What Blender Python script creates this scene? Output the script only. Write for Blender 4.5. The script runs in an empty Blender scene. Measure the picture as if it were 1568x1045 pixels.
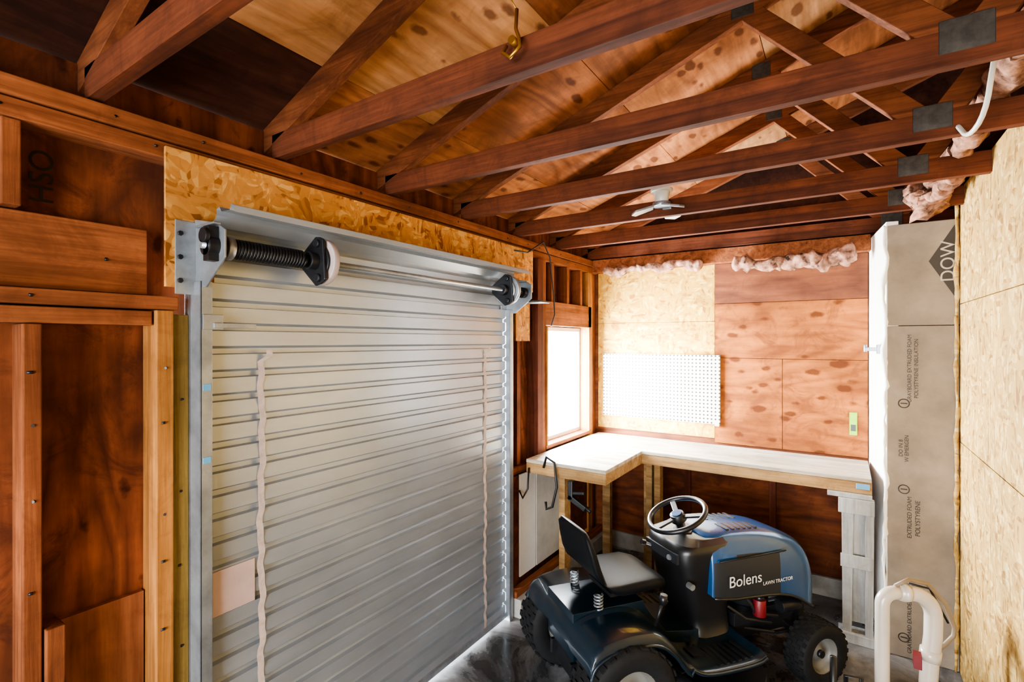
import bpy, bmesh, math, random
from mathutils import Vector, Matrix, noise
random.seed(7)
PI=math.pi
def C(h):
    h=h.lstrip('#'); r=[]
    for i in (0,2,4):
        v=int(h[i:i+2],16)/255
        r.append(v/12.92 if v<=.04045 else ((v+.055)/1.055)**2.4)
    return (r[0],r[1],r[2],1)
# ------------------------------------------------------------ materials
class N:
    def __init__(s,name):
        s.m=bpy.data.materials.new(name); s.m.use_nodes=True
        s.t=s.m.node_tree; s.b=s.t.nodes['Principled BSDF']
        s.tc=s.n('ShaderNodeTexCoord')
    def n(s,k,**kw):
        x=s.t.nodes.new(k)
        for a,b in kw.items(): setattr(x,a,b)
        return x
    def l(s,a,b): s.t.links.new(a,b)
    def map(s,scale,loc=(0,0,0)):
        m=s.n('ShaderNodeMapping'); m.inputs['Scale'].default_value=scale; m.inputs['Location'].default_value=loc
        s.l(s.tc.outputs['Object'],m.inputs['Vector']); return m.outputs[0]
    def noise(s,vec,scale=1,detail=4,rough=.55,dist=0,out='Fac'):
        x=s.n('ShaderNodeTexNoise'); x.inputs['Scale'].default_value=scale; x.inputs['Detail'].default_value=detail
        x.inputs['Roughness'].default_value=rough; x.inputs['Distortion'].default_value=dist
        s.l(vec,x.inputs['Vector']); return x.outputs[out]
    def ramp(s,fac,stops):
        r=s.n('ShaderNodeValToRGB'); e=r.color_ramp.elements
        while len(e)<len(stops): e.new(.5)
        for i,(p,c) in enumerate(stops): e[i].position=p; e[i].color=c
        s.l(fac,r.inputs[0]); return r.outputs[0]
    def mix(s,a,b,fac,mode='MIX'):
        x=s.n('ShaderNodeMix'); x.data_type='RGBA'; x.blend_type=mode
        for sock,v in ((x.inputs[6],a),(x.inputs[7],b),(x.inputs[0],fac)):
            if isinstance(v,(int,float,tuple)): sock.default_value=v
            else: s.l(v,sock)
        return x.outputs[2]
    def math(s,op,a,b=None):
        x=s.n('ShaderNodeMath'); x.operation=op
        for i,v in enumerate((a,b)):
            if v is None: continue
            if isinstance(v,(int,float)): x.inputs[i].default_value=v
            else: s.l(v,x.inputs[i])
        return x.outputs[0]
    def bump(s,h,st=.3,d=.005):
        x=s.n('ShaderNodeBump'); x.inputs['Strength'].default_value=st; x.inputs['Distance'].default_value=d
        s.l(h,x.inputs['Height']); s.l(x.outputs[0],s.b.inputs['Normal'])
    def col(s,c):
        if isinstance(c,tuple): s.b.inputs['Base Color'].default_value=c
        else: s.l(c,s.b.inputs['Base Color'])
    def rough(s,v): s.b.inputs['Roughness'].default_value=v
G=lambda v:(v,v,v,1)
def wood(name,base,dark,axis='X',rough=.8,knots=.10,blotch=.5,loc=(0,0,0),kscale=1.0,fine=26,figure=0,stain=.35,kamp=.14):
    ai='XYZ'.index(axis)
    k=N(name); sc=[fine]*3; sc[ai]=1.3
    g=k.noise(k.map(tuple(sc),loc),1,6,.66,.6)
    if figure:
        fs=[3.4]*3; fs[ai]=.8
        f0=k.noise(k.map(tuple(fs),loc),1,2,.45,.3)
        f1=k.math('FRACT',k.math('MULTIPLY',f0,figure))
        f2=k.math('ABSOLUTE',k.math('SUBTRACT',f1,.5))
        g=k.math('ADD',k.math('MULTIPLY',g,.72),k.math('MULTIPLY',f2,.50))
    sc2=[fine*4.5]*3; sc2[ai]=4
    g2=k.noise(k.map(tuple(sc2),loc),1,4,.6)
    c=k.ramp(g,[(.28,dark),(.62,base)])
    c=k.mix(c,k.ramp(g2,[(.3,G(.72)),(.6,G(1.0))]),1.0,'MULTIPLY')
    b=k.noise(k.map((1.6,1.6,1.6),loc),1.4,5,.65)
    bl=k.ramp(b,[(.38,G(1-blotch)),(.62,G(1.0))])
    c=k.mix(c,bl,1.0,'MULTIPLY')
    if stain:
        st=k.noise(k.map((3.1,3.1,3.1),(5,5,5)),1.7,7,.72,1.2)
        c=k.mix(c,(dark[0]*.6,dark[1]*.6,dark[2]*.7,1),k.math('MULTIPLY',k.ramp(st,[(.50,G(0)),(.64,G(1))]),stain))
    if knots:
        ks=[6.5*kscale]*3; ks[ai]=3.2*kscale
        ad=k.n('ShaderNodeVectorMath'); ad.operation='MULTIPLY_ADD'
        k.l(k.noise(k.map((14,14,14)),1,3,.6,out='Color'),ad.inputs[0]); ad.inputs[1].default_value=(.35,.35,.35); k.l(k.map(tuple(ks),loc),ad.inputs[2])
        v=k.n('ShaderNodeTexVoronoi'); k.l(ad.outputs[0],v.inputs['Vector']); v.inputs['Scale'].default_value=1
        se=k.n('ShaderNodeSeparateColor'); k.l(v.outputs['Color'],se.inputs[0])
        # clusters: a low-frequency mask leaves some areas free of knots
        cl=k.noise(k.map((2.3,2.3,2.3),loc),1,2)
        dd=k.math('ADD',k.math('ADD',v.outputs['Distance'],k.math('MULTIPLY',se.outputs[0],kamp)),k.math('MULTIPLY',k.math('SUBTRACT',cl,.42),.55))
        kk=k.ramp(dd,[(knots*1.0,G(1)),(knots*1.45,G(0))])
        c=k.mix(c,(dark[0]*.3,dark[1]*.25,dark[2]*.25,1),k.math('MULTIPLY',kk,.85))
    k.col(c); k.rough(rough); k.bump(g,.35,.004); k.b.inputs['Specular IOR Level'].default_value=.15; return k.m
def osb(name,c1,c2,c3,rough=.7,q=.72):
    k=N(name)
    outs=[]
    for i,sc in enumerate(((20,20,80),(80,80,20),(42,42,36))):
        sc=tuple(a*q for a in sc)
        mp=k.map(sc,(i*3.1,i*1.7,i*2.3))
        ad=k.n('ShaderNodeVectorMath'); ad.operation='MULTIPLY_ADD'
        k.l(k.noise(k.tc.outputs['Object'],4,2,out='Color'),ad.inputs[0]); ad.inputs[1].default_value=(9,9,9); k.l(mp,ad.inputs[2])
        v=k.n('ShaderNodeTexVoronoi'); v.inputs['Scale'].default_value=1; k.l(ad.outputs[0],v.inputs['Vector'])
        s=k.n('ShaderNodeSeparateColor'); k.l(v.outputs['Color'],s.inputs[0]); outs.append(s.outputs[0])
    m1=k.mix(outs[0],outs[1],k.ramp(k.noise(k.map((12,12,12)),1,2),[(.46,G(0)),(.54,G(1))]))
    m2=k.mix(m1,outs[2],.35)
    c=k.ramp(m2,[(.12,c3),(.40,c1),(.60,c1),(.88,c2)])
    bl=k.ramp(k.noise(k.map((2,2,2)),1,6,.7),[(.35,G(.68)),(.62,G(1))])
    c=k.mix(c,bl,1.0,'MULTIPLY')
    k.col(c); k.rough(rough); k.bump(m2,.5,.004); k.b.inputs['Specular IOR Level'].default_value=.25; return k.m
def plain(name,c,rough=.5,metal=0,coat=0,var=.15,scale=6,bump=0,spec=.5):
    k=N(name)
    n=k.noise(k.map((scale,)*3),1,5,.6)
    cc=k.mix(c,k.ramp(n,[(.3,G(1-var*1.6)),(.7,G(1))]),1.0,'MULTIPLY')
    k.col(cc); k.rough(rough); k.b.inputs['Metallic'].default_value=metal
    k.b.inputs['Coat Weight'].default_value=coat; k.b.inputs['Specular IOR Level'].default_value=spec
    if bump: k.bump(k.noise(k.map((60,60,60)),1,5),bump,.004)
    return k.m
W_truss=wood('truss_timber',C('#6c3b25'),C('#3b1e13'),'X',.8,.12,.35)
W_plateY=wood('plate_timber',C('#9c5e38'),C('#60331d'),'Y',.8,.13,.4)
W_studZ=wood('stud_timber',C('#925632'),C('#592e1b'),'Z',.8,.13,.45)
W_trim=wood('orange_trim_timber',C('#b97f44'),C('#835328'),'Z',.75,.13,.3)
W_yel=wood('yellow_painted_timber',C('#977c42'),C('#69532c'),'Z',.75,0,.3)
W_redpost=wood('red_post_timber',C('#743f2c'),C('#462216'),'Z',.8,.09,.4)
P_left=wood('left_sheathing_plywood',C('#8a4e2f'),C('#532b1b'),'Z',.85,.18,.5,kscale=1.4,fine=9,figure=9,stain=.75)
P_patch=wood('patch_plywood',C('#a26743'),C('#75442b'),'Z',.85,.14,.35,fine=14,figure=9)
P_r=[wood('roof_sheathing_a',C('#bb7a4c'),C('#8c5632'),'Y',.85,.25,.35,(1,2,0),2.1,9,11,.45,.13),
     wood('roof_sheathing_b',C('#a9683d'),C('#794625'),'Y',.85,.24,.4,(4,1,3),1.9,9,9,.55,.13),
     wood('roof_sheathing_c',C('#ca9363'),C('#9f6c42'),'Y',.85,.24,.3,(2,7,5),2.0,9,12,.4,.13)]
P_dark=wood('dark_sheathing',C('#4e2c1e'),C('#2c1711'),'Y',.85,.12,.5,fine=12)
P_back=wood('back_plywood_orange',C('#ae672f'),C('#7d4520'),'X',.8,.26,.35,(0,.3,.2),2.0,7,8,.75,.14)
P_back2=wood('back_plywood_brown',C('#7d4a2f'),C('#5c3525'),'X',.8,.08,.3,(3,1,2),1,8,7,.3)
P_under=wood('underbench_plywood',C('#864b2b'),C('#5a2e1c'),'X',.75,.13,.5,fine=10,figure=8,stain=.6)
O_yel=osb('osb_yellow',C('#c79a3e'),C('#e0bd66'),C('#9a6a26'))
O_head=osb('osb_header',C('#c1833e'),C('#deaa5e'),C('#85501f'))
O_right=osb('osb_pale',C('#b89352'),C('#d8ba7a'),C('#87622c'))
M_bench=wood('bench_worn_wood',C('#d0c6b6'),C('#9c8a70'),'X',.55,.05,.25,fine=16)
M_benchend=wood('bench_edge_wood',C('#b89464'),C('#7e5a34'),'X',.65,.08,.3,fine=16)
M_whitewood=wood('painted_white_wood',C('#bcbdbb'),C('#8e8d88'),'Z',.6,0,.2,fine=12)
M_galv=plain('galvanised_steel',C('#a4abb2'),.38,.7,0,.25,14)
M_plate=plain('gusset_steel',C('#4b4640'),.6,.5,0,.4,30)
M_black=plain('black_plastic',C('#141518'),.4,0,.1,.2)
M_dkmetal=plain('dark_steel',C('#2a2b2f'),.4,.5,0,.3,20)
M_pink=plain('fiberglass_batt',C('#bb8a72'),.95,0,0,.6,22,1.0,.1)
M_white=plain('white_plastic',C('#d0cdc4'),.4,0,.1,.08)
M_pvc=plain('pvc_plastic',C('#c2b7a9'),.3,0,.3,.1)
M_foam=plain('foam_board_grey',C('#998d7f'),.8,0,0,.25,5,.1,.2)
M_foamink=plain('foam_ink',C('#3b332c'),.7,0,0,.1)
M_foamlight=plain('foam_ink_light',C('#b8ad9f'),.7,0,0,.1)
M_foamdia=plain('foam_diamond_ink',C('#35302c'),.7,0,0,.1)
M_fluff=plain('white_return_board',C('#f0eee8'),.7,0,0,.05,10,.2)
M_greypanel=plain('pale_grey_panel',C('#c9c6be'),.7,0,0,.2,6,.1)
M_blue=plain('blue_tape',C('#5f9ec4'),.6)
M_tireb=plain('tire_rubber',C('#18191b'),.75,0,0,.3,30,.2,.3)
M_rim=plain('wheel_rim_paint',C('#74736e'),.5,.2,.0,.25)
M_teal=plain('fender_teal_paint',C('#0d2230'),.30,.2,.5,.15)
M_hood=plain('hood_blue_paint',C('#0f4574'),.28,.3,.6,.1)
M_hoodgrey=plain('hood_side_panel',C('#202429'),.5,.1,.0,.15)
M_seat=plain('seat_vinyl',C('#0d0f12'),.55,0,0,.15,10,.1,.18)
M_red=plain('red_paint',C('#6f171e'),.45,0,.1,.2)
M_strap=plain('strap_webbing',C('#c4b3ab'),.8,0,0,.2,40)
M_wheelpl=plain('drum_plastic',C('#a89a97'),.5,0,0,.15,10)
M_brass=plain('brass',C('#b98a3a'),.35,.9)
M_green=plain('green_label',C('#8fc222'),.6)
M_patch=plain('door_patch',C('#bca59e'),.6,0,0,.15)
M_cable=plain('cable_black',C('#1b1a1a'),.5)
M_spring=plain('oiled_spring_steel',C('#1d1c1e'),.4,.4)
k=N('concrete_floor')
n1=k.noise(k.map((2.6,2.6,2.6)),1,9,.68,.8); n2=k.noise(k.map((30,30,30)),1,4)
c=k.ramp(n1,[(.40,C('#2b2b2c')),(.52,C('#5c5c5e')),(.66,C('#929396'))])
c=k.mix(c,k.ramp(n2,[(.3,G(.75)),(.7,G(1))]),1.0,'MULTIPLY'); k.col(c)
rr=k.ramp(n1,[(.40,G(.16)),(.6,G(.5))]); k.l(rr,k.b.inputs['Roughness']); k.bump(n2,.15,.004); M_conc=k.m
M_concw=plain('concrete_stem',C('#a09c95'),.8,0,0,.3,8,.4)
k=N('door_steel_curtain')
n1=k.noise(k.map((1.5,1.5,3)),1,6,.6); n2=k.noise(k.map((3,3,30)),1,4)
c=k.ramp(n1,[(.3,C('#9aa1a9')),(.7,C('#b3bbc4'))]); c=k.mix(c,k.ramp(n2,[(.3,G(.93)),(.7,G(1))]),1.0,'MULTIPLY')
k.col(c); k.rough(.30); k.b.inputs['Metallic'].default_value=.55; M_curt=k.m
k=N('pegboard_white')
sp=k.n('ShaderNodeSeparateXYZ'); k.l(k.tc.outputs['Object'],sp.inputs[0])
fx=k.math('SUBTRACT',k.math('FRACT',k.math('MULTIPLY',sp.outputs[0],38)),.5)
fz=k.math('SUBTRACT',k.math('FRACT',k.math('MULTIPLY',sp.outputs[2],38)),.5)
d=k.math('SQRT',k.math('ADD',k.math('MULTIPLY',fx,fx),k.math('MULTIPLY',fz,fz)))
k.col(k.ramp(d,[(.21,C('#1e1610')),(.26,C('#cfcbc0'))])); k.rough(.5); M_peg=k.m

# ------------------------------------------------------------ builder
class MB:
    def __init__(s): s.v=[];s.f=[];s.fm=[];s.sm=[];s.mats=[];s.T=Matrix()
    def mi(s,m):
        if m not in s.mats: s.mats.append(m)
        return s.mats.index(m)
    def add(s,vs,fs,m,smooth=False):
        o=len(s.v); s.v+= [s.T@Vector(v) for v in vs]
        for i,f in enumerate(fs):
            s.f.append([a+o for a in f]); s.fm.append(s.mi(m[i] if isinstance(m,list) else m)); s.sm.append(smooth)
    def box(s,lo,hi,m):
        x0,y0,z0=lo;x1,y1,z1=hi
        s.add([(x0,y0,z0),(x1,y0,z0),(x1,y1,z0),(x0,y1,z0),(x0,y0,z1),(x1,y0,z1),(x1,y1,z1),(x0,y1,z1)],
              [(0,3,2,1),(4,5,6,7),(0,1,5,4),(1,2,6,5),(2,3,7,6),(3,0,4,7)],m)
    def beam(s,p0,p1,w,h,m,side=(0,1,0)):
        p0=Vector(p0);p1=Vector(p1);d=(p1-p0).normalized();sd=Vector(side);sd=(sd-d*sd.dot(d)).normalized();u=d.cross(sd)
        vs=[]
        for p in (p0,p1):
            for a,b in ((-1,-1),(1,-1),(1,1),(-1,1)): vs.append(p+sd*a*w/2+u*b*h/2)
        s.add(vs,[(0,3,2,1),(4,5,6,7),(0,1,5,4),(1,2,6,5),(2,3,7,6),(3,0,4,7)],m)
    def cyl(s,p0,p1,r,m,r1=None,n=24):
        r1=r if r1 is None else r1
        p0=Vector(p0);p1=Vector(p1);d=(p1-p0).normalized();a=d.orthogonal().normalized();b=d.cross(a)
        vs=[p0+(a*math.cos(t)+b*math.sin(t))*r for t in [2*PI*i/n for i in range(n)]]
        vs+=[p1+(a*math.cos(t)+b*math.sin(t))*r1 for t in [2*PI*i/n for i in range(n)]]
        s.add(vs,[(i,(i+1)%n,n+(i+1)%n,n+i) for i in range(n)],m,True)
        o=len(s.v)-2*n
        for rng in (range(n),range(n,2*n)):
            s.f.append([o+i for i in rng]); s.fm.append(s.mi(m)); s.sm.append(False)
    def tube(s,pts,r,m,n=10,closed=False,jit=0):
        pts=[Vector(p) for p in pts];N_=len(pts);rings=[];up=None
        rs=r if isinstance(r,(list,tuple)) else [r]*N_
        for i,p in enumerate(pts):
            a=pts[(i-1)%N_] if (closed or i>0) else p; b=pts[(i+1)%N_] if (closed or i<N_-1) else p
            d=(b-a).normalized()
            if up is None: up=d.orthogonal().normalized()
            up=(up-d*up.dot(d)).normalized(); w=d.cross(up)
            ring=[]
            for j in range(n):
                t=2*PI*j/n; q=p+(up*math.cos(t)+w*math.sin(t))*rs[i]
                if jit: q+=Vector(noise.noise_vector(q*9))*jit+Vector(noise.noise_vector(q*28))*jit*.5
                ring.append(q)
            rings.append(ring)
        vs=[q for r_ in rings for q in r_]; fs=[]
        for i in range(N_ if closed else N_-1):
            i2=(i+1)%N_
            for j in range(n): fs.append((i*n+j,i*n+(j+1)%n,i2*n+(j+1)%n,i2*n+j))
        if not closed: fs+= [tuple(range(n)),tuple(range((N_-1)*n,N_*n))]
        s.add(vs,fs,m,True)
    def lathe(s,prof,m,n=40,closed=True):
        P=len(prof);vs=[]
        for i in range(n):
            t=2*PI*i/n
            for r,y in prof: vs.append((r*math.cos(t),y,r*math.sin(t)))
        fs=[]
        for i in range(n):
            for j in range(P if closed else P-1):
                fs.append((i*P+j,i*P+(j+1)%P,((i+1)%n)*P+(j+1)%P,((i+1)%n)*P+j))
        s.add(vs,fs,m,True)
    def prism(s,poly,axis,a,b,m,smooth=False):
        def P(p,q):
            if axis=='Y': return (p[0],q,p[1])
            if axis=='X': return (q,p[0],p[1])
            return (p[0],p[1],q)
        n=len(poly)
        s.add([P(p,a) for p in poly]+[P(p,b) for p in poly],
              [(i,(i+1)%n,n+(i+1)%n,n+i) for i in range(n)]+[tuple(range(n)),tuple(range(n,2*n))],m,smooth)
    def loft(s,secs,mf,caps=(True,True)):
        n=len(secs[0]);vs=[p for q in secs for p in q];fs=[];ms=[]
        for i in range(len(secs)-1):
            for j in range(n-1):
                f=(i*n+j,i*n+j+1,(i+1)*n+j+1,(i+1)*n+j); c=sum((Vector(vs[a]) for a in f),Vector())/4
                fs.append(f); ms.append(mf(c) if callable(mf) else mf)
        if caps[0]: fs.append(tuple(range(n))); ms.append(ms[0])
        if caps[1]: fs.append(tuple(range((len(secs)-1)*n,len(secs)*n))); ms.append(ms[-1])
        s.add(vs,fs,ms,True)
    def mesh(s,name):
        me=bpy.data.meshes.new(name); me.from_pydata([tuple(v) for v in s.v],[],s.f)
        for m in s.mats: me.materials.append(m)
        me.polygons.foreach_set('material_index',s.fm); me.polygons.foreach_set('use_smooth',s.sm)
        bm=bmesh.new(); bm.from_mesh(me); bmesh.ops.recalc_face_normals(bm,faces=bm.faces); bm.to_mesh(me); bm.free(); me.update()
        return me
    def done(s,name,parent=None,bevel=0,seg=2,sub=0):
        o=bpy.data.objects.new(name,s.mesh(name)); bpy.context.scene.collection.objects.link(o)
        if parent: o.parent=parent
        if bevel:
            b=o.modifiers.new('bevel','BEVEL'); b.width=bevel; b.segments=seg; b.limit_method='ANGLE'; b.angle_limit=math.radians(35)
        if sub:
            b=o.modifiers.new('sub','SUBSURF'); b.levels=sub; b.render_levels=sub
        return o
def empty(name,loc=(0,0,0),rz=0):
    e=bpy.data.objects.new(name,None); e.location=loc; e.rotation_euler=(0,0,rz); e.empty_display_size=.1
    bpy.context.scene.collection.objects.link(e); return e
def text(name,s,size,mat,parent,M,align='CENTER',ext=.0004):
    cu=bpy.data.curves.new(name,'FONT'); cu.body=s; cu.size=size; cu.align_x=align; cu.align_y='CENTER'; cu.extrude=ext
    cu.materials.append(mat); o=bpy.data.objects.new(name,cu); bpy.context.scene.collection.objects.link(o)
    o.parent=parent; o.matrix_local=M; return o

XL=-1.66; XO=-1.75; YB=3.78; XR=.478; SL=.38; XRF=1.02; XFR=3.70
roofz=lambda x:2.425+SL*(x+1.66) if x<=XRF else 2.425+SL*(2*XRF-x+1.66)
b=MB(); b.box((-1.75,-2.4,-.12),(XFR+.1,YB+.1,0),M_conc); b.done('floor')
M_ground=plain('pale_gravel_ground',C('#e2dfd6'),.9,0,0,.2,5)
b=MB(); b.box((-9,-9,-.3),(11,11,-.13),M_ground); b.done('ground')
# ------------------------------------------------------------ ceiling (roof sheathing)
b=MB()
xs=[-2.1,-1.42,-.86,-.30,.26,.82,XRF]
ys=[-2.5,-1.61,-.55,.51,1.57,2.63,3.69,3.98]
for side in (0,1):
    for i in range(len(xs)-1):
        off=0 if i%2 else .53
        yy=[ys[0]]+[y+off for y in ys[1:-1]]+[ys[-1]]
        yy=[y if y<=3.98 else 3.98 for y in yy]
        for j in range(len(yy)-1):
            if yy[j+1]-yy[j]<.02: continue
            x0,x1=xs[i]+.0015,xs[i+1]-.0015
            if side: x0,x1=2*XRF-x1,2*XRF-x0
            m=P_r[(i*2+j*5+side)%3]
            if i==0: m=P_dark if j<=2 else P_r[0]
            if i==1 and j==3: m=P_r[2]
            y0,y1=yy[j]+.0015,yy[j+1]-.0015
            z0,z1=roofz(x0),roofz(x1)
            b.add([(x0,y0,z0),(x1,y0,z1),(x1,y1,z1),(x0,y1,z0),(x0,y0,z0+.014),(x1,y0,z1+.014),(x1,y1,z1+.014),(x0,y1,z0+.014)],
              [(0,3,2,1),(4,5,6,7),(0,1,5,4),(1,2,6,5),(2,3,7,6),(3,0,4,7)],m)
M_shing=plain('roof_felt',C('#2a2725'),.9)
for x0,x1 in ((-2.1,XRF),(XRF,2*XRF+2.1)):
    z0,z1=roofz(x0)+.016,roofz(x1)+.016
    b.add([(x0,-2.5,z0),(x1,-2.5,z1),(x1,3.98,z1),(x0,3.98,z0),(x0,-2.5,z0+.02),(x1,-2.5,z1+.02),(x1,3.98,z1+.02),(x0,3.98,z0+.02)],
      [(0,3,2,1),(4,5,6,7),(0,1,5,4),(1,2,6,5),(2,3,7,6),(3,0,4,7)],M_shing)
b.done('ceiling')
# ------------------------------------------------------------ trusses
t=MB(); th=.036
t.box((XL-.04,-th/2,2.27),(2*XRF-XL+.04,th/2,2.355),W_truss)
W_raft=wood('rafter_timber',C('#8a5233'),C('#532c1b'),'X',.8,.12,.4)
for sg in (0,1):
    f=(lambda x:x) if not sg else (lambda x:2*XRF-x)
    def R(x0,x1,lo,hi):
        z=lambda x:2.425+SL*(x+1.66)
        t.prism([(f(x0),z(x0)-hi),(f(x1),z(x1)-hi),(f(x1),z(x1)-lo),(f(x0),z(x0)-lo)],'Y',-th/2,th/2,W_raft)
    R(-1.98,XRF,.002,.088)
    zq=2.425+SL*(-.32+1.66)-.06
    t.beam((f(-.30),0,zq),(f(.22),0,2.33),th*.95,.07,W_raft)
    t.beam((f(.26),0,2.33),(f(XRF-.03),0,3.35),th*.95,.07,W_raft)
    for gx,gz,gw,gh in ((.24,2.338,.05,.04),(-.32,zq+.02,.04,.035)):
        for s_ in (-1,1):
            t.box((f(gx)-gw,s_*(th/2)-.0015,gz-gh),(f(gx)+gw,s_*(th/2)+.0015,gz+gh),M_plate)
tm=t.mesh('roof_truss')
for i in range(12):
    o=bpy.data.objects.new('roof_truss',tm); bpy.context.scene.collection.objects.link(o); o.location=(0,.51+.53*(6-i),0)
    bv=o.modifiers.new('bevel','BEVEL'); bv.width=.003; bv.segments=1; bv.limit_method='ANGLE'
# ------------------------------------------------------------ wall_left
wl=empty('wall_left')
b=MB()
for lo,hi in (((-2.4,0),(.76,2.38)),((.76,1.94),(2.43,2.38)),((2.43,0),(2.93,2.38)),((2.93,0),(3.60,.90)),((2.93,1.72),(3.60,2.38)),((3.60,0),(YB+.1,2.38))):
    b.box((XO-.015,lo[0],lo[1]),(XO,hi[0],hi[1]),P_left)
b.done('sheathing',wl)
b=MB()
b.box((XO,-2.4,2.212),(XL,YB,2.26),W_plateY); b.box((XO,-2.4,2.160),(XL-.006,YB,2.207),W_plateY)
b.box((XO,-2.4,1.755),(XL-.045,.64,1.945),W_plateY)
b.box((XO,-2.4,1.712),(XL+.012,.70,1.750),W_plateY)
b.box((XO,-2.4,1.665),(XL-.010,.64,1.707),W_plateY)
b.box((XO,-2.4,.0),(XL-.0,.64,.045),W_plateY)
b.box((XO,2.90,1.725),(XL,3.66,1.89),W_plateY)
b.box((XO,2.92,.895),(XL+.01,3.64,.92),W_plateY)
b.box((XO,2.50,.80),(XL-.01,2.92,.84),W_plateY)
b.done('plates',wl,.003)
b=MB()
for y in (-2.0,-1.5,-1.0,-.55,-.12):
    b.box((XO,y,.046),(XL,y+.036,1.663),W_studZ); b.box((XO,y,1.949),(XL,y+.036,2.158),W_studZ)
b.box((XO,.362,.046),(XL,.398,1.663),W_studZ); b.box((XO,.326,1.949),(XL-.01,.362,2.158),W_studZ)
b.box((XO,.402,.046),(XL+.012,.440,.90),W_studZ)
b.box((XO,.645,0),(XL+.004,.690,1.710),W_trim)
b.box((XO,.693,0),(XL-.012,.738,1.70),W_yel)
b.box((XO,2.445,.12),(XL-.01,2.485,2.158),W_studZ)
b.box((XO,2.62,.845),(XL-.03,2.66,2.158),W_studZ)
b.box((XO,2.79,.845),(XL+.02,2.86,2.158),W_redpost); b.box((XO,2.864,.845),(XL+.004,2.925,2.158),W_studZ)
b.box((XO,3.605,.12),(XL,3.68,2.158),W_trim); b.box((XO,3.70,.12),(XL-.02,YB,2.158),W_studZ)
for y in (3.02,3.25,3.47): b.box((XO,y,1.89),(XL-.006,y+.036,2.158),W_studZ)
b.done('studs',wl,.003)
b=MB()
for y,xx,z0,z1 in ((.667,XL+.004,.1,1.65),(.38,XL,.1,1.6),(.715,XL-.012,.1,1.6)):
    z=z0
    while z<z1:
        b.cyl((xx-.002,y+random.uniform(-.012,.012),z),(xx+.0015,y,z),.004,M_dkmetal,n=8); z+=random.uniform(.12,.3)
for zz,xx in ((1.85,XL-.045),(1.73,XL+.012),(2.235,XL),(2.185,XL-.006)):
    y=.1
    while y<(.6 if zz<2 else 3.6):
        b.cyl((xx-.002,y,zz),(xx+.0015,y,zz+random.uniform(-.01,.01)),.004,M_dkmetal,n=8); y+=random.uniform(.12,.35)
b.done('nail_heads',wl)
b=MB(); b.box((XO,.445,.046),(XO+.02,.64,.88),P_patch)
b.box((XO+.001,2.49,.12),(XO+.03,2.79,2.158),P_left); b.done('plywood_patch',wl)
text('stencil','HSO',.07,M_dkmetal,wl,Matrix.Translation((XO+.001,.42,2.05))@Matrix.Rotation(math.radians(90),4,'Z')@Matrix.Rotation(math.radians(90),4,'X')@Matrix.Rotation(math.radians(90),4,'Z'))
b=MB(); b.prism([(.665,1.78),(.80,1.78),(.80,1.93),(2.74,1.93),(2.74,2.19),(.665,2.19)],'X',XL+.001,XL+.013,O_head)
b.box((XL-.01,2.56,1.62),(XL+.002,2.72,1.93),O_head); b.done('osb_header',wl)
b=MB()
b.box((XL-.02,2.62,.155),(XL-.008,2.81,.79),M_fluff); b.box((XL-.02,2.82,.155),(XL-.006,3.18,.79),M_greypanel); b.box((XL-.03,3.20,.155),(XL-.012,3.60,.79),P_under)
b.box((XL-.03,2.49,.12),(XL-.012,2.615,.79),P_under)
b.done('lower_panels',wl,.002)
b=MB(); b.box((XL+.022,2.46,0),(XL+.10,YB-.04,.11),M_concw); b.box((XL+.022,2.46,.111),(XL+.07,YB-.04,.15),W_plateY); b.done('foundation_curb',None,.004)  # concrete foundation curb along the left wall, timber sill plate on top
w=empty('window_1'); b=MB(); fr=M_white
for lo,hi in (((2.93,.92),(2.965,1.72)),((3.57,.92),(3.60,1.72)),((2.965,.92),(3.57,.95)),((2.965,1.69),(3.57,1.72))):
    b.box((XO-.01,lo[0],lo[1]),(XO+.025,hi[0],hi[1]),fr)
b.done('sash',w,.003)
b=MB()
for lo,hi in (((2.925,.92),(2.94,1.724)),((3.59,.92),(3.604,1.724))): b.box((XO+.026,lo[0],lo[1]),(XL+.012,hi[0],hi[1]),W_trim)
b.done('jamb',w)
# ------------------------------------------------------------ wall_back
wb=empty('wall_back')
b=MB()
b.box((XO,YB,0),(XFR+.1,YB+.015,2.27),P_back2)
b.prism([(-1.75,2.27),(2*XRF+1.75,2.27),(2*XRF+1.75,2.38),(XRF,3.42),(-1.75,2.38)],'Y',YB+.0,YB+.015,P_dark)
b.done('sheathing',wb)
b=MB(); b.box((XO,YB-.09,2.165),(.14,YB,2.262),W_plateY); b.done('top_plate',wb,.003)
b=MB()
y0=YB-.012
b.box((XL+.012,y0,1.762),(-.76,YB,2.163),O_yel); b.box((XL+.012,y0,.93),(-.76,YB,1.759),O_yel)
b.done('osb_panel',wb)
b=MB()
b.box((-.757,y0-.006,1.885),(.13,YB,2.163),P_back2)
b.box((-.757,y0,1.502),(.13,YB,1.882),P_back)
b.box((-.757,y0,.90),(-.335,YB,1.499),P_back); b.box((-.332,y0,.90),(.13,YB,1.499),P_back)
b.done('plywood_panels',wb,.0015)
b=MB()
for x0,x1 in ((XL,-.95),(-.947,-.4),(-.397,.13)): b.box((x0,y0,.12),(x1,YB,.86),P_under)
b.box((XL,y0-.02,0),(.13,YB,.12),M_concw)
for x in (-.96,-.41): b.box((x,y0-.03,.12),(x+.04,y0,.86),W_redpost)
b.done('underbench_panels',wb,.0015)
b=MB(); b.box((-1.60,y0-.020,1.03),(-.72,y0-.014,1.52),M_peg)
b.box((-1.60,y0-.014,1.03),(-1.56,y0,1.52),M_benchend); b.box((-.76,y0-.014,1.03),(-.72,y0,1.52),M_benchend)
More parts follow.
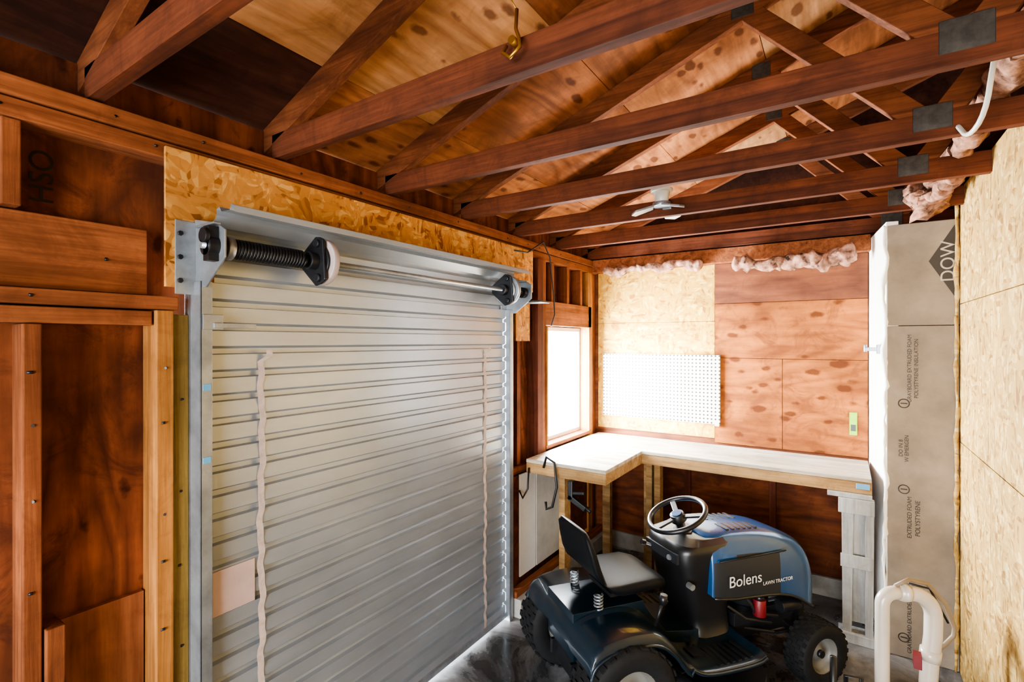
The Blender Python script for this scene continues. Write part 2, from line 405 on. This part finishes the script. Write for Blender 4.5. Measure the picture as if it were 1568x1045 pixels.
b.box((-.755,y0-.022,1.018),(-.725,y0-.001,1.045),M_white)
b.done('pegboard',None,.001)
b=MB(); b.box((.035,y0-.003,1.035),(.075,y0,1.175),M_green); b.box((.042,y0-.0042,1.06),(.068,y0-.003,1.10),M_black); b.done('paper_label')
# ------------------------------------------------------------ right partition
wr=empty('wall_right')
b=MB()
zs=[0,1.128,1.80,2.36]
for j in range(3):
    for (ya,yb) in ((-.9,.2),(.203,1.42),(1.423,2.64),(2.643,3.25)):
        b.box((XR,ya,zs[j]+.002),(XR+.012,yb,zs[j+1]-.002),O_right)
b.box((XR+.0125,-.9,0),(XR+.016,3.25,2.36),P_dark)
b.done('osb_panels',wr)
b=MB(); 
for y in (-.9,-.4,.1,.6,1.1,1.6,2.1,2.6,3.21): b.box((XR+.017,y,0),(XR+.10,y+.036,2.22),W_studZ)
b.box((XR+.017,-.9,2.221),(XR+.10,3.25,2.265),W_plateY); b.done('studs',wr)
b=MB()
b.add([(.135,YB-.013,0),(.19,3.25,0),(.24,3.262,0),(.24,YB-.013,0),(.135,YB-.013,2.24),(.19,3.25,2.24),(.24,3.262,2.24),(.24,YB-.013,2.24)],
  [(0,3,2,1),(4,5,6,7),(0,1,5,4),(1,2,6,5),(2,3,7,6),(3,0,4,7)],M_fluff)
b.done('wall_return')
b=MB(); b.box((.10,3.36,1.565),(.172,3.40,1.585),M_galv); b.box((.155,3.35,1.55),(.175,3.42,1.60),M_galv); b.cyl((.105,3.38,1.56),(.105,3.38,1.60),.008,M_galv); b.done('gate_latch',None,.002)
fb=empty('foam_board'); YF=3.25
b=MB(); b.box((.193,YF,.0),(XR-.001,YF+.04,1.697),M_foam); b.box((.193,YF,1.700),(XR-.001,YF+.04,2.22),M_foam); b.done('panel',fb,.003)
b=MB()
b.tube([(.182,3.25,z/60*2.2) for z in range(0,61)]+[(.18,3.25,2.22)],[.006+.008*random.random() for _ in range(62)],M_fluff,8,jit=.016)
b.tube([(XR-.012,3.243,z/60*2.3) for z in range(0,61)],[.005+.007*random.random() for _ in range(61)],O_right,6,jit=.008)
b.done('sealant_edge',fb)
b=MB(); b.prism([(.36,2.02),(.472,1.815),(.472,2.215)],'Y',YF-.001,YF,M_foamdia); b.done('printed_diamond',fb)
def onfoam(x,z,rot=90): 
    return Matrix.Translation((x,YF-.0015,z))@Matrix.Rotation(math.radians(90),4,'X')@Matrix.Rotation(math.radians(rot),4,'Z')
text('logo_text','DOW',.078,M_foamlight,fb,onfoam(.435,2.015))
for (x,z,s_,tx) in ((.285,1.48,.024,'GRAYBOARD EXTRUDED FOAM'),(.312,1.48,.024,'POLYSTYRENE INSULATION'),(.262,1.07,.024,'DO IN 8\nW EMERGEN'),(.285,.72,.026,'EXTRUDED FOAM'),(.318,.72,.028,'POLYSTYRENE'),(.285,.20,.024,'GRAYBOARD EXTRUDED FOAM')):
    text('printed_text',tx,s_,M_foamink,fb,onfoam(x,z),ext=.0008)
b=MB()
for z in (1.30,.10,.86):
    b.tube([(.262+.022*math.cos(a),YF-.001,z+.022*math.sin(a)) for a in [2*PI*i/20 for i in range(20)]],.0025,M_foamink,5,True)
    b.box((.248,YF-.0015,z-.003),(.276,YF,z+.003),M_foamink)
b.done('printed_seals',fb)
# insulation
def lump(b,p0,p1,r,n=24,sag=0,jit=.03):
    p0=Vector(p0);p1=Vector(p1)
    pts=[p0.lerp(p1,i/n)-Vector((0,0,sag*math.sin(PI*i/n))) for i in range(n+1)]
    rs=[r*(.35 if i in(0,n) else .8+.5*noise.noise(Vector((i*.45,r*9,p0.x*3)))) for i in range(n+1)]
    b.tube(pts,rs,M_pink,18,jit=jit)
b=MB()
lump(b,(-1.55,3.65,2.16),(-.80,3.64,2.16),.035,40)
lump(b,(-.62,3.62,2.14),(.07,3.60,2.16),.05,40,sag=.03)
lump(b,(-.25,3.62,2.12),(.06,3.58,2.13),.05,30,sag=.02)
b.done('fiberglass_insulation')
b=MB()
lump(b,(.31,3.13,2.38),(.36,3.08,2.25),.085,20,jit=.045)
lump(b,(.37,3.08,2.38),(.395,2.2,2.38),.045,50,jit=.03)
lump(b,(.36,3.05,2.30),(.40,2.75,2.31),.042,30,jit=.035)
lump(b,(.395,2.2,2.385),(.40,.9,2.39),.048,50,jit=.03)
b.done('fiberglass_insulation')
# ------------------------------------------------------------ rest of the bay
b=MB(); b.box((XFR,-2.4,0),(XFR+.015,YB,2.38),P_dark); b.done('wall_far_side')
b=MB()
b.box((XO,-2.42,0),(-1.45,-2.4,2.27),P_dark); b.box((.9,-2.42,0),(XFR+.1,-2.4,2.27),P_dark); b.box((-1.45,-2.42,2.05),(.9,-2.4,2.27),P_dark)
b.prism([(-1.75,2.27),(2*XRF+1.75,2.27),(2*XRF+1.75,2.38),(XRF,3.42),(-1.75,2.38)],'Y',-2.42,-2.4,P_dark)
b.done('wall_front')
# ------------------------------------------------------------ rolling door
gd=empty('garage_door')
XC=-1.632; AX=-1.52; AZ=1.895; AR=AX-XC
Y0,Y1=.768,2.405
prof=[];pitch=.0745
S=AZ-.04; Ltot=S+AR*math.radians(118)
s_=0;pts=[]
while s_<Ltot:
    for ds,of in ((0,0),(.047,0),(.050,-.018),(.066,-.018),(.0735,-.001)): pts.append((s_+ds,of))
    s_+=pitch
for sv,of in pts:
    if sv>Ltot: break
    if sv<S: prof.append((XC+of,.04+sv))
    else:
        a=PI-(sv-S)/AR; rr=AR-of
        prof.append((AX+rr*math.cos(a),AZ+rr*math.sin(a)))
b=MB(); n=len(prof)
b.add([(x,Y0,z) for x,z in prof]+[(x,Y1,z) for x,z in prof],[(i,i+1,n+i+1,n+i) for i in range(n-1)],M_curt)
b.done('curtain',gd)
b=MB(); b.box((XC-.012,Y0,.022),(XC+.012,Y1,.05),M_galv); b.done('bottom_bar',gd,.003)
b=MB()
for y in (.738,2.407):
    b.box((-1.70,y,0),(-1.60,y+.004,1.80),M_galv); b.box((-1.604,y,0),(-1.600,y+.034,1.80),M_galv); b.box((-1.668,y,0),(-1.664,y+.034,1.80),M_galv)
for z in (1.47,1.25,.40): b.box((-1.6,.744,z),(-1.598,.768,z+.02),M_blue)
b.box((-1.598,.742,1.655),(-1.592,.80,1.70),M_galv); b.box((-1.60,.77,1.66),(-1.585,.90,1.675),M_galv)
b.done('side_tracks',gd,.001)
b=MB()
for yy,sg in ((.742,1),(2.43,-1)):
    b.prism([(XL+.014,1.78),(XL+.08,1.78),(-1.47,1.86),(-1.47,1.94),(-1.52,1.965),(XL+.014,1.99)],'Y',yy,yy+.006,M_galv)
    b.box((XL+.014,yy-.055,1.76),(XL+.019,yy,1.98),M_galv)
    b.box((XL+.06,yy-.02,1.955),(-1.49,yy,1.961),M_galv)
    b.cyl((-1.52,yy-.03,AZ),(-1.52,yy+.04,AZ),.03,M_dkmetal)
b.box((-1.60,2.436,1.84),(-1.42,2.55,1.85),M_plate)
b.box((-1.53,.712,1.85),(-1.50,.742,1.95),M_dkmetal)
b.cyl((-1.51,.70,1.92),(-1.51,.712,1.92),.022,M_dkmetal)
for i in range(3): b.cyl((-1.645,.70,1.80+i*.07),(-1.635,.70,1.80+i*.07),.008,M_dkmetal,n=6)
b.done('end_brackets',gd,.0015)
b=MB(); b.cyl((AX,.70,AZ),(AX,2.5,AZ),.011,M_galv); b.done('axle',gd)
b=MB(); pts=[]
turns=24
for i in range(turns*12+1):
    a=2*PI*i/12; pts.append((AX+.027*math.cos(a),.775+(1.02-.775)*i/(turns*12),AZ+.027*math.sin(a)))
b.tube(pts,.0046,M_spring,6); b.cyl((AX,.77,AZ),(AX,1.04,AZ),.02,M_spring)
b.cyl((AX,.765,AZ),(AX,.785,AZ),.036,M_galv); b.done('torsion_spring',gd)
b=MB()
for y in (1.09,2.25):
    tri=[(AX+.085*math.cos(math.radians(a)),AZ+.085*math.sin(math.radians(a))) for a in (60,75,90,160,175,190,270,290,310)]
    b.prism(tri,'Y',y-.02,y-.010,M_dkmetal)
    b.cyl((AX,y,AZ),(AX,y+.024,AZ),.080,M_wheelpl if y<2 else M_galv,n=40); b.cyl((AX,y-.010,AZ),(AX,y-.001,AZ),.060,M_dkmetal if y<2 else M_galv,n=40)
    b.cyl((AX,y-.05,AZ),(AX,y+.06,AZ),.03,M_dkmetal)
    for a in (75,175,290):
        b.cyl((AX+.062*math.cos(math.radians(a)),y-.030,AZ+.062*math.sin(math.radians(a))),(AX+.062*math.cos(math.radians(a)),y-.012,AZ+.062*math.sin(math.radians(a))),.014,M_dkmetal,n=12)
b.done('drum_wheels',gd,.004)
b=MB()
for y in (.93,2.19):
    vs=[];nz=80
    for i in range(nz+1):
        z=.05+(1.59-.05)*i/nz; x=XC+.005+.004*math.sin(2*PI*z/pitch)+(.02 if i>nz-2 else 0)
        dy=.003*math.sin(z*11)+.003*math.sin(2*PI*z/pitch/2)+(.02 if i>nz-2 else .0)
        vs+=[(x,y+dy,z),(x,y+.022+dy,z)]
    b.add(vs,[(2*i,2*i+1,2*i+3,2*i+2) for i in range(nz)],M_strap,True)
b.done('pull_straps',gd)
b=MB(); b.box((XC+.001,.775,.76),(XC+.004,.92,.90),M_patch); b.done('repair_patch',gd,.001)
# ------------------------------------------------------------ outlet, cables
b=MB(); b.box((XL-.01,2.475,1.02),(XL-.002,2.53,1.105),M_white)
for z in (1.043,1.083): b.cyl((XL-.002,2.502,z),(XL,2.502,z),.013,M_strap,n=16); b.box((XL,2.496,z-.005),(XL+.001,2.498,z+.005),M_black); b.box((XL,2.506,z-.005),(XL+.001,2.508,z+.005),M_black)
b.done('electrical_outlet',None,.001)
b=MB(); b.tube([(XL+.03,2.5,2.16),(XL+.02,2.66,2.17),(XL+.02,2.86,2.27),(XL+.03,2.93,2.18),(XL+.03,2.98,1.95),(XL+.035,2.99,1.8),(XL+.03,2.95,1.72)],.005,M_cable,8); b.done('power_cable')
b=MB()
b.tube([(XL+.05,2.63,.84),(XL+.06,2.60,.72),(XL+.03,2.59,.66),(XL+.0,2.6,.70)],.006,M_cable,8)
b.tube([(-1.50,2.62,.86),(-1.47,2.60,.93),(-1.42,2.61,.90),(-1.40,2.60,.76),(-1.43,2.6,.64),(-1.47,2.6,.62),(-1.48,2.61,.66)],.008,M_cable,8); b.done('hanging_cord')
b=MB(); b.box((-1.33,2.60,.70),(-1.30,2.63,.81),M_black); b.beam((-1.33,2.615,.72),(-1.22,2.615,.66),.03,.03,M_black); b.beam((-1.31,2.615,.74),(-1.23,2.615,.75),.02,.018,M_black); b.cyl((-1.22,2.615,.67),(-1.19,2.615,.65),.012,M_dkmetal); b.done('bar_clamp',None,.004)
b=MB(); b.tube([(-.655,1.015,2.42),(-.655,1.01,2.37),(-.64,1.0,2.34),(-.63,.99,2.31),(-.655,.985,2.29),(-.68,.99,2.31),(-.675,1.0,2.33)],.0045,M_brass,8); b.cyl((-.655,1.022,2.335),(-.655,.99,2.335),.010,M_brass); b.tube([(-.655,1.01,2.42),(-.70,1.02,2.50),(-.72,1.04,2.62)],.002,M_brass,6); b.done('brass_hook')
def smooth3(P,it=2):
    P=[Vector(p) for p in P]
    for _ in range(it):
        q=[P[0]]
        for a,c_ in zip(P,P[1:]): q+=[a*.75+c_*.25,a*.25+c_*.75]
        P=q+[P[-1]]
    return P
b=MB(); b.tube(smooth3([(.30,2.07,2.29),(.31,1.98,2.22),(.33,1.88,2.25),(.335,1.82,2.36),(.345,1.78,2.46),(.38,1.72,2.49),(.44,1.6,2.46)]),.007,M_white,8); b.done('white_cable')
# ------------------------------------------------------------ ceiling light
cl=empty('ceiling_light'); cx,cy=-.775,2.55
b=MB(); b.cyl((cx,2.60,2.40),(cx,2.575,2.40),.03,M_white); b.cyl((cx,cy+.02,2.385),(cx,cy+.02,2.40),.055,M_white); b.cyl((cx,cy+.02,2.33),(cx,cy+.02,2.385),.032,M_white,r1=.04); b.cyl((cx,cy+.02,2.31),(cx,cy+.02,2.33),.045,M_galv); b.done('lamp_base',cl,.002)
b=MB()
for a in (200,320,80):
    A=math.radians(a); d_=Vector((math.cos(A),math.sin(A),-.30)); s1=Vector((-math.sin(A),math.cos(A),0)); c0=Vector((cx,cy+.02,2.315))
    n_=Vector((0,0,.012))
    q=[c0+d_*.04-s1*.03,c0+d_*.04+s1*.03,c0+d_*.13+s1*.045,c0+d_*.15,c0+d_*.13-s1*.045]
    b.add(q+[p+n_ for p in q],[(0,1,2,3,4),(5,6,7,8,9)]+[(i,(i+1)%5,5+(i+1)%5,5+i) for i in range(5)],M_galv)
b.done('led_panels',cl,.003)
# ------------------------------------------------------------ workbench
wbn=empty('workbench'); XB=XL+.024
b=MB()
b.box((XB,2.64,.868),(-1.11,3.248,.89),M_bench)
for i,(ya,yb) in enumerate(((3.25,3.42),(3.422,3.59),(3.592,3.742))): b.box((XB,ya,.868),(.128,yb,.89),M_bench)
b.done('top',wbn,.003)
b=MB()
b.box((XB,2.642,.805),(-1.13,2.665,.867),M_benchend); b.box((-1.133,2.642,.805),(-1.112,3.25,.867),M_benchend)
b.box((-1.133,3.252,.805),(.13,3.275,.867),M_benchend); b.box((XB,2.70,.80),(XL+.055,3.2,.867),M_benchend)
b.box((-1.6,3.10,.79),(-1.14,3.14,.865),M_benchend)
b.done('apron',wbn,.003)
b=MB()
b.box((-1.15,3.40,0),(-1.08,3.44,.866),M_benchend); b.box((-1.04,3.28,0),(-1.0,3.35,.804),M_benchend)
b.box((-1.52,3.55,.0),(-1.46,3.60,.866),M_benchend); b.box((-1.45,2.72,.0),(-1.41,2.80,.804),M_benchend)
b.box((-1.10,3.3,.0),(-1.06,3.39,.86),M_benchend)
b.done('legs',wbn,.003)
b=MB()
b.box((-.07,3.23,.78),(.13,3.60,.804),M_whitewood); b.box((-.02,3.22,.70),(.14,3.27,.779),M_whitewood)
b.prism([(-.0,.0),(.04,.0),(.05,.70),(-.005,.70)],'Y',3.26,3.30,M_whitewood); b.prism([(.10,.0),(.135,.0),(.14,.70),(.10,.70)],'Y',3.26,3.30,M_whitewood)
b.box((.03,3.285,.10),(.12,3.295,.69),M_whitewood); b.box((-.01,3.25,.40),(.135,3.262,.47),M_whitewood); b.box((-.02,3.24,.0),(.14,3.34,.05),M_whitewood)
b.box((.0,3.52,0),(.12,3.56,.78),M_whitewood); b.box((.06,3.246,.83),(.12,3.251,.86),M_blue)
b.done('end_pedestal',wbn,.003)
# ------------------------------------------------------------ bent pipe
bp=empty('bent_plastic_pipe'); 
def arc(c,r,a0,a1,n=8): return [(c[0]+r*math.cos(math.radians(a0+(a1-a0)*i/n)),c[1]+r*math.sin(math.radians(a0+(a1-a0)*i/n))) for i in range(n+1)]
ux=Vector((.835,.55,0)).normalized(); o0=Vector((.125,2.36,0))
P3=lambda s,z:tuple(o0+ux*s+Vector((0,0,z)))
b=MB(); path=[(0,0.0),(0,.3),(0,.60)]+arc((.045,.62),.045,180,95)+[(.075,.667)]
b.tube([P3(*p) for p in path],.024,M_pvc,16)
path=[(.06,.668),(.09,.665)]+arc((.10,.57),.095,80,5)+[(.193,.50),(.18,.40),(.170,.25),(.165,0)]
b.tube([P3(*p) for p in path],.029,M_pvc,16)
b.tube([P3(.072,.668),P3(.095,.665)],.034,M_pvc,16); b.tube([P3(.185,.45),P3(.180,.41)],.034,M_pvc,16); b.done('tube',bp)
b=MB(); b.tube([P3(.05,.69),P3(.10,.715),P3(.17,.70),P3(.24,.62),P3(.275,.53),P3(.27,.50),P3(.24,.47),P3(.20,.44)],.008,plain('tan_plastic',C('#7d6b54'),.5),10)
b.tube([P3(.10,.70),P3(.18,.68),P3(.25,.55)],.004,M_dkmetal,8)
b.box(tuple(Vector(P3(.13,.40))-Vector((.012,.05,0))),tuple(Vector(P3(.13,.45))+Vector((.012,-.01,0))),M_red)
b.done('handle',bp)
b=MB(); q=Vector((-.03,2.30,0)); b.tube([q,q+Vector((0,0,.40))],.012,M_black,10); b.tube([q+Vector((.04,.02,0)),q+Vector((.04,.02,.33)),q+Vector((.09,.04,.33)),q+Vector((.09,.04,0))],.008,M_black,10); b.box((q.x-.03,q.y-.04,0),(q.x+.11,q.y+.06,.03),M_black); b.done('tool_stand')
# ------------------------------------------------------------ lawn tractor
lt=empty('lawn_tractor',(-.965,2.11,0),math.atan2(.8,.6))
def wheel(name,x,y,r,w,side,lug):
    b=MB(); b.T=Matrix.Translation((x,y,r))
    ri=r*.52; h=w/2
    prof=[(ri,-h*.75),(ri*1.1,-h*.92),(r*.78,-h),(r*.92,-h*.93),(r*.965,-h*.72),(r*.975,0),(r*.965,h*.72),(r*.92,h*.93),(r*.78,h),(ri*1.1,h*.92),(ri,h*.75)]
    b.lathe(prof,M_tireb,48)
    for i in range(lug):
        for j in range(-2,3):
            a=2*PI*(i+(.5 if j%2 else 0))/lug
            b.T=Matrix.Translation((x,y,r))@Matrix.Rotation(a,4,'Y')
            b.box((-r*.06,j*w*.19-w*.07,r*.945),(r*.06,j*w*.19+w*.07,r*(1.0 if abs(j)<2 else .985)),M_tireb)
    b.T=Matrix.Translation((x,y,r))
    rp=[(0,side*h*.35),(ri*.35,side*h*.35),(ri*.42,side*h*.15),(ri*.8,side*h*.1),(ri*.92,side*h*.5),(ri*1.0,side*h*.78),(ri*1.06,side*h*.84),(ri*1.06,side*h*.70),(ri*.98,-side*h*.7),(0,-side*h*.7)]
    b.lathe(rp,M_rim,36,False)
    b.cyl((0,side*h*.3,0),(0,side*h*.62,0),ri*.22,M_dkmetal)
    return b.done(name,lt)
wheel('rear_wheel_right',0,-.285,.21,.17,-1,26); wheel('rear_wheel_left',0,.285,.21,.17,1,26)
wheel('front_wheel_right',1.05,-.285,.150,.115,-1,24); wheel('front_wheel_left',1.05,.285,.150,.115,1,24)
b=MB()
b.box((-.15,-.11,.17),(1.16,-.09,.235),M_dkmetal); b.box((-.15,.09,.17),(1.16,.11,.235),M_dkmetal)
b.box((-.12,-.13,.13),(.12,.13,.28),M_dkmetal); b.cyl((0,-.25,.21),(0,.25,.21),.02,M_dkmetal)
b.beam((1.05,-.24,.17),(1.05,0,.215),.035,.03,M_dkmetal,(1,0,0)); b.beam((1.05,.24,.17),(1.05,0,.215),.035,.03,M_dkmetal,(1,0,0))
for s_ in (-1,1):
    b.cyl((1.05,s_*.225,.12),(1.05,s_*.215,.23),.016,M_dkmetal); b.cyl((1.05,s_*.22,.15),(1.05,s_*.29,.15),.010,M_dkmetal)
    b.beam((1.05,s_*.2,.21),(.92,s_*.17,.20),.02,.012,M_dkmetal); b.cyl((.92,s_*.17,.2),(.60,0,.23),.008,M_dkmetal)
b.box((1.12,-.13,.18),(1.16,.13,.27),M_dkmetal)
b.done('chassis',lt,.003)
b=MB()
outer=[(-.175,.33),(-.172,.375),(-.155,.41),(-.11,.435),(-.03,.447),(.07,.447),(.15,.43),(.215,.375),(.26,.31),(.31,.26),(.38,.228),(.53,.218),(.66,.218),(.70,.235)]
def sm(p,it=2):
    for _ in range(it):
        q=[p[0]]
        for a,c_ in zip(p,p[1:]): q+= [(a[0]*.75+c_[0]*.25,a[1]*.75+c_[1]*.25),(a[0]*.25+c_[0]*.75,a[1]*.25+c_[1]*.75)]
        p=q+[p[-1]]
    return p
so=sm(outer)
YW=.335
prof_y=[(-YW,.045),(-YW*.985,.020),(-YW*.95,.006),(-YW*.88,0),(-.15,0),(-.135,-.012),(.135,-.012),(.15,0),(YW*.88,0),(YW*.95,.006),(YW*.985,.020),(YW,.045)]
secs=[]
for p in so:
    secs.append([(p[0],y,p[1]-dz*(1 if p[0]<.3 else .35)) for y,dz in prof_y])
b.loft(secs,M_teal,(False,False))
for sg in (-1,1):
    b.tube([(p[0],sg*YW,p[1]-.045*(1 if p[0]<.3 else .35)) for p in so],.008,M_teal,8)
for y in (-1,1):
    for i in range(8): b.box((.40+i*.033,min(y*.18,y*.31),.212),(.415+i*.033,max(y*.18,y*.31),.224),M_black)
b.box((-.15,-.13,.26),(.20,.13,.462),M_teal)
b.prism([(.20,.20),(.50,.20),(.50,.27),(.32,.30),(.24,.39),(.20,.45)],'Y',-.13,.13,M_teal)
ob=b.done('rear_fender_body',lt,.003)
b=MB()
def seatsec(x,z,w,th_,tilt,edge):
    pts=[];n=18
    for i in range(n):
        a=2*PI*i/n; cy=math.copysign(abs(math.cos(a))**.5,math.cos(a)); cz=math.copysign(abs(math.sin(a))**.6,math.sin(a))
        yy=w*cy; zz=th_*cz + (edge*(abs(cy)**3) )
        pts.append((x-zz*math.sin(tilt),yy,z+zz*math.cos(tilt)))
    pts.append(pts[0]); return pts
path=[(.315,.520,.11,.014,0,.0),(.30,.525,.15,.026,-.1,.004),(.25,.530,.168,.032,0,.01),(.16,.525,.17,.034,0,.016),(.08,.522,.17,.034,.15,.018),(.03,.535,.168,.034,.6,.02),(-.005,.575,.168,.032,1.1,.024),(-.025,.63,.165,.028,1.3,.026),(-.045,.70,.16,.025,1.3,.024),(-.065,.76,.148,.02,1.3,.018),(-.078,.79,.12,.012,1.3,.006)]
b.loft([seatsec(*p) for p in path],M_seat)
b.box((.05,-.10,.485),(.27,.10,.502),M_dkmetal)
b.done('seat',lt)
b=MB()
for s_ in (-1,1):
    pts=[(-.02+.018*math.cos(2*PI*i/10),s_*.115+.018*math.sin(2*PI*i/10),.45+.07*i/50) for i in range(51)]
    b.tube(pts,.004,M_galv,6)
b.beam((-.01,-.14,.52),(-.01,.14,.52),.02,.02,M_dkmetal)
b.cyl((.26,-.12,.48),(.29,-.18,.46),.008,M_dkmetal); b.cyl((.16,-.27,.43),(.19,-.28,.53),.006,M_dkmetal); b.cyl((.19,-.28,.52),(.195,-.282,.56),.015,M_black)
b.done('seat_springs_and_levers',lt)
b=MB()
def rsec(x0,x1,w,z,e=.5,n=24):
    return [((x0+x1)/2+(x1-x0)/2*math.copysign(abs(math.cos(a))**e,math.cos(a)),w*math.copysign(abs(math.sin(a))**e,math.sin(a)),z) for a in [2*PI*i/n for i in range(n+1)]]
b.loft([rsec(.50,.72,.13,.20),rsec(.47,.70,.135,.32),rsec(.43,.70,.145,.45),rsec(.40,.70,.155,.56),rsec(.39,.70,.165,.63),rsec(.405,.70,.165,.67),rsec(.46,.69,.14,.69)],M_black)
b.cyl((.52,0,.66),(.485,0,.755),.024,M_black); b.cyl((.53,0,.64),(.51,0,.70),.045,M_black)
b.box((.385,-.12,.585),(.40,.12,.63),M_hoodgrey)
b.cyl((.40,-.07,.60),(.375,-.07,.605),.012,M_galv); b.cyl((.40,.08,.60),(.35,.085,.62),.006,M_galv); b.cyl((.355,.085,.618),(.335,.087,.625),.013,M_black)
b.cyl((.43,-.145,.50),(.43,-.175,.50),.014,M_galv)
b.cyl((.47,-.12,.25),(.40,-.19,.23),.008,M_dkmetal); b.box((.38,-.24,.225),(.44,-.17,.24),M_dkmetal)
b.done('dashboard',lt,.003)
b=MB(); T=Matrix.Translation((.48,0,.77))@Matrix.Rotation(math.radians(-24),4,'Y'); b.T=T
R0=.138
b.tube([(R0*math.cos(a),R0*math.sin(a),0) for a in [2*PI*i/48 for i in range(48)]],.0125,M_black,12,True)
for a in (90,210,330):
    A=math.radians(a+90); b.beam((0,0,-.012),(R0*math.cos(A),R0*math.sin(A),0),.026,.010,M_black,(-math.sin(A),math.cos(A),0))
b.cyl((0,0,-.03),(0,0,.006),.040,M_black,r1=.034); b.cyl((0,0,.006),(0,0,.010),.026,M_hood); b.done('steering_wheel',lt,.002)
b=MB()
def hs(x,w,zt,zb,e=.42,n=28):
    return [(x,w*math.copysign(abs(math.cos(a))**e,math.cos(a)),zb+(zt-zb)*abs(math.sin(a))**(e*1.1)) for a in [PI*i/n for i in range(n+1)]]
hsec=[(.54,.165,.685,.44),(.55,.178,.700,.43),(.60,.182,.708,.42),(.68,.184,.71,.41),(.78,.186,.706,.405),(.86,.188,.698,.40),(.94,.188,.684,.39),(1.00,.188,.668,.375),(1.06,.186,.645,.35),(1.11,.182,.62,.32),(1.15,.174,.58,.295),(1.18,.16,.53,.28),(1.195,.135,.47,.28),(1.20,.10,.42,.29)]
def hm(c):
    if .57<c.x<.97 and c.z<.60: return M_hoodgrey
    return M_hood
b.loft([hs(*p) for p in hsec],hm,(True,True))
for i in range(6):
    for s_ in (-1,1): b.box((.68+i*.035,min(s_*.03,s_*.11),.700-i*.0018),(.695+i*.035,max(s_*.03,s_*.11),.712-i*.0024),M_black)
for i in range(5): b.box((1.17+.004*(4-i)/4,-.11,.31+i*.04),(1.208,.11,.325+i*.04),M_black)
b.done('hood',lt)
b=MB(); b.tube([(x,-.190,.60) for x in (.57,.8,.97)],.004,M_dkmetal,6)
b.tube([(x,w*-1.0,zb) for x,w,zt,zb in hsec[1:]],.007,M_black,6); b.tube([(x,w,zb) for x,w,zt,zb in hsec[1:]],.007,M_black,6); b.done('hood_trim',lt)
Mt=lambda x,z:Matrix.Translation((x,-.1915,z))@Matrix.Rotation(math.radians(90),4,'X')
text('side_lettering','Bolens',.074,M_white,lt,Mt(.72,.495)); text('side_small_lettering','LAWN TRACTOR',.024,M_white,lt,Mt(.92,.46))
b=MB()
b.box((.72,-.12,.235),(1.08,.12,.30),M_dkmetal); b.cyl((.90,0,.30),(.90,0,.42),.11,M_dkmetal)
for i in range(6): b.box((.96,-.10,.285+i*.02),(1.10,.10,.293+i*.02),M_galv)
b.cyl((.84,-.155,.29),(.84,-.155,.37),.030,M_red); b.cyl((.84,-.155,.37),(.84,-.155,.385),.022,M_black)
b.cyl((.98,-.14,.30),(1.10,-.14,.30),.032,M_dkmetal); b.tube([(.74,-.13,.42),(.78,-.16,.36),(.82,-.15,.30),(.95,-.16,.27)],.008,M_cable,8)
b.tube([(.66,-.14,.36),(.74,-.17,.30),(.9,-.17,.25)],.007,M_cable,8)
b.done('engine',lt,.003)
b=MB()
for y in (-.19,.19):
    b.cyl((.56,y,.07),(.56,y,.135),.225,M_black,r1=.20,n=40); b.cyl((.56,y,.135),(.56,y,.16),.06,M_dkmetal)
b.box((.36,-.19,.075),(.76,.19,.14),M_black)
b.beam((.56,-.36,.09),(.70,-.47,.08),.22,.02,M_black,(1,0,0))
b.done('mower_deck',lt,.004)
# ------------------------------------------------------------ lights
def area(name,loc,rot,sx,sy,p,col):
    l=bpy.data.lights.new(name,'AREA'); l.shape='RECTANGLE'; l.size=sx; l.size_y=sy; l.energy=p; l.color=col
    o=bpy.data.objects.new(name,l); bpy.context.scene.collection.objects.link(o); o.location=loc; o.rotation_euler=rot; return o
area('window_daylight',(XO-.05,3.26,1.32),(0,math.radians(-90),0),.80,.66,360,(.92,.97,1))
area('fill_behind_camera',(-.27,-2.36,1.05),(math.radians(90),0,0),2.2,1.9,225,(1,.98,.96))  # fill light added behind the camera, at an unseen opening left for it
sl=bpy.data.lights.new('sun','SUN'); sl.energy=45; sl.angle=math.radians(18); sl.color=(1,.97,.9)
so_=bpy.data.objects.new('sun',sl); bpy.context.scene.collection.objects.link(so_); so_.rotation_euler=Vector((1,1.05,-.20)).to_track_quat('-Z','Y').to_euler()
w=bpy.data.worlds.new('World'); bpy.context.scene.world=w; w.use_nodes=True
bg=w.node_tree.nodes['Background']; bg.inputs[0].default_value=(.86,.93,1,1); bg.inputs[1].default_value=14
try: bpy.context.scene.view_settings.look='AgX - Medium High Contrast'
except Exception: pass
# ------------------------------------------------------------ camera
cd=bpy.data.cameras.new('camera'); cam=bpy.data.objects.new('camera',cd); bpy.context.scene.collection.objects.link(cam)
cam.location=(0,0,1.62); cam.rotation_euler=(math.radians(90),0,math.radians(33.4)); cd.sensor_width=36; cd.lens=17.63; cd.clip_start=.02
bpy.context.scene.camera=cam
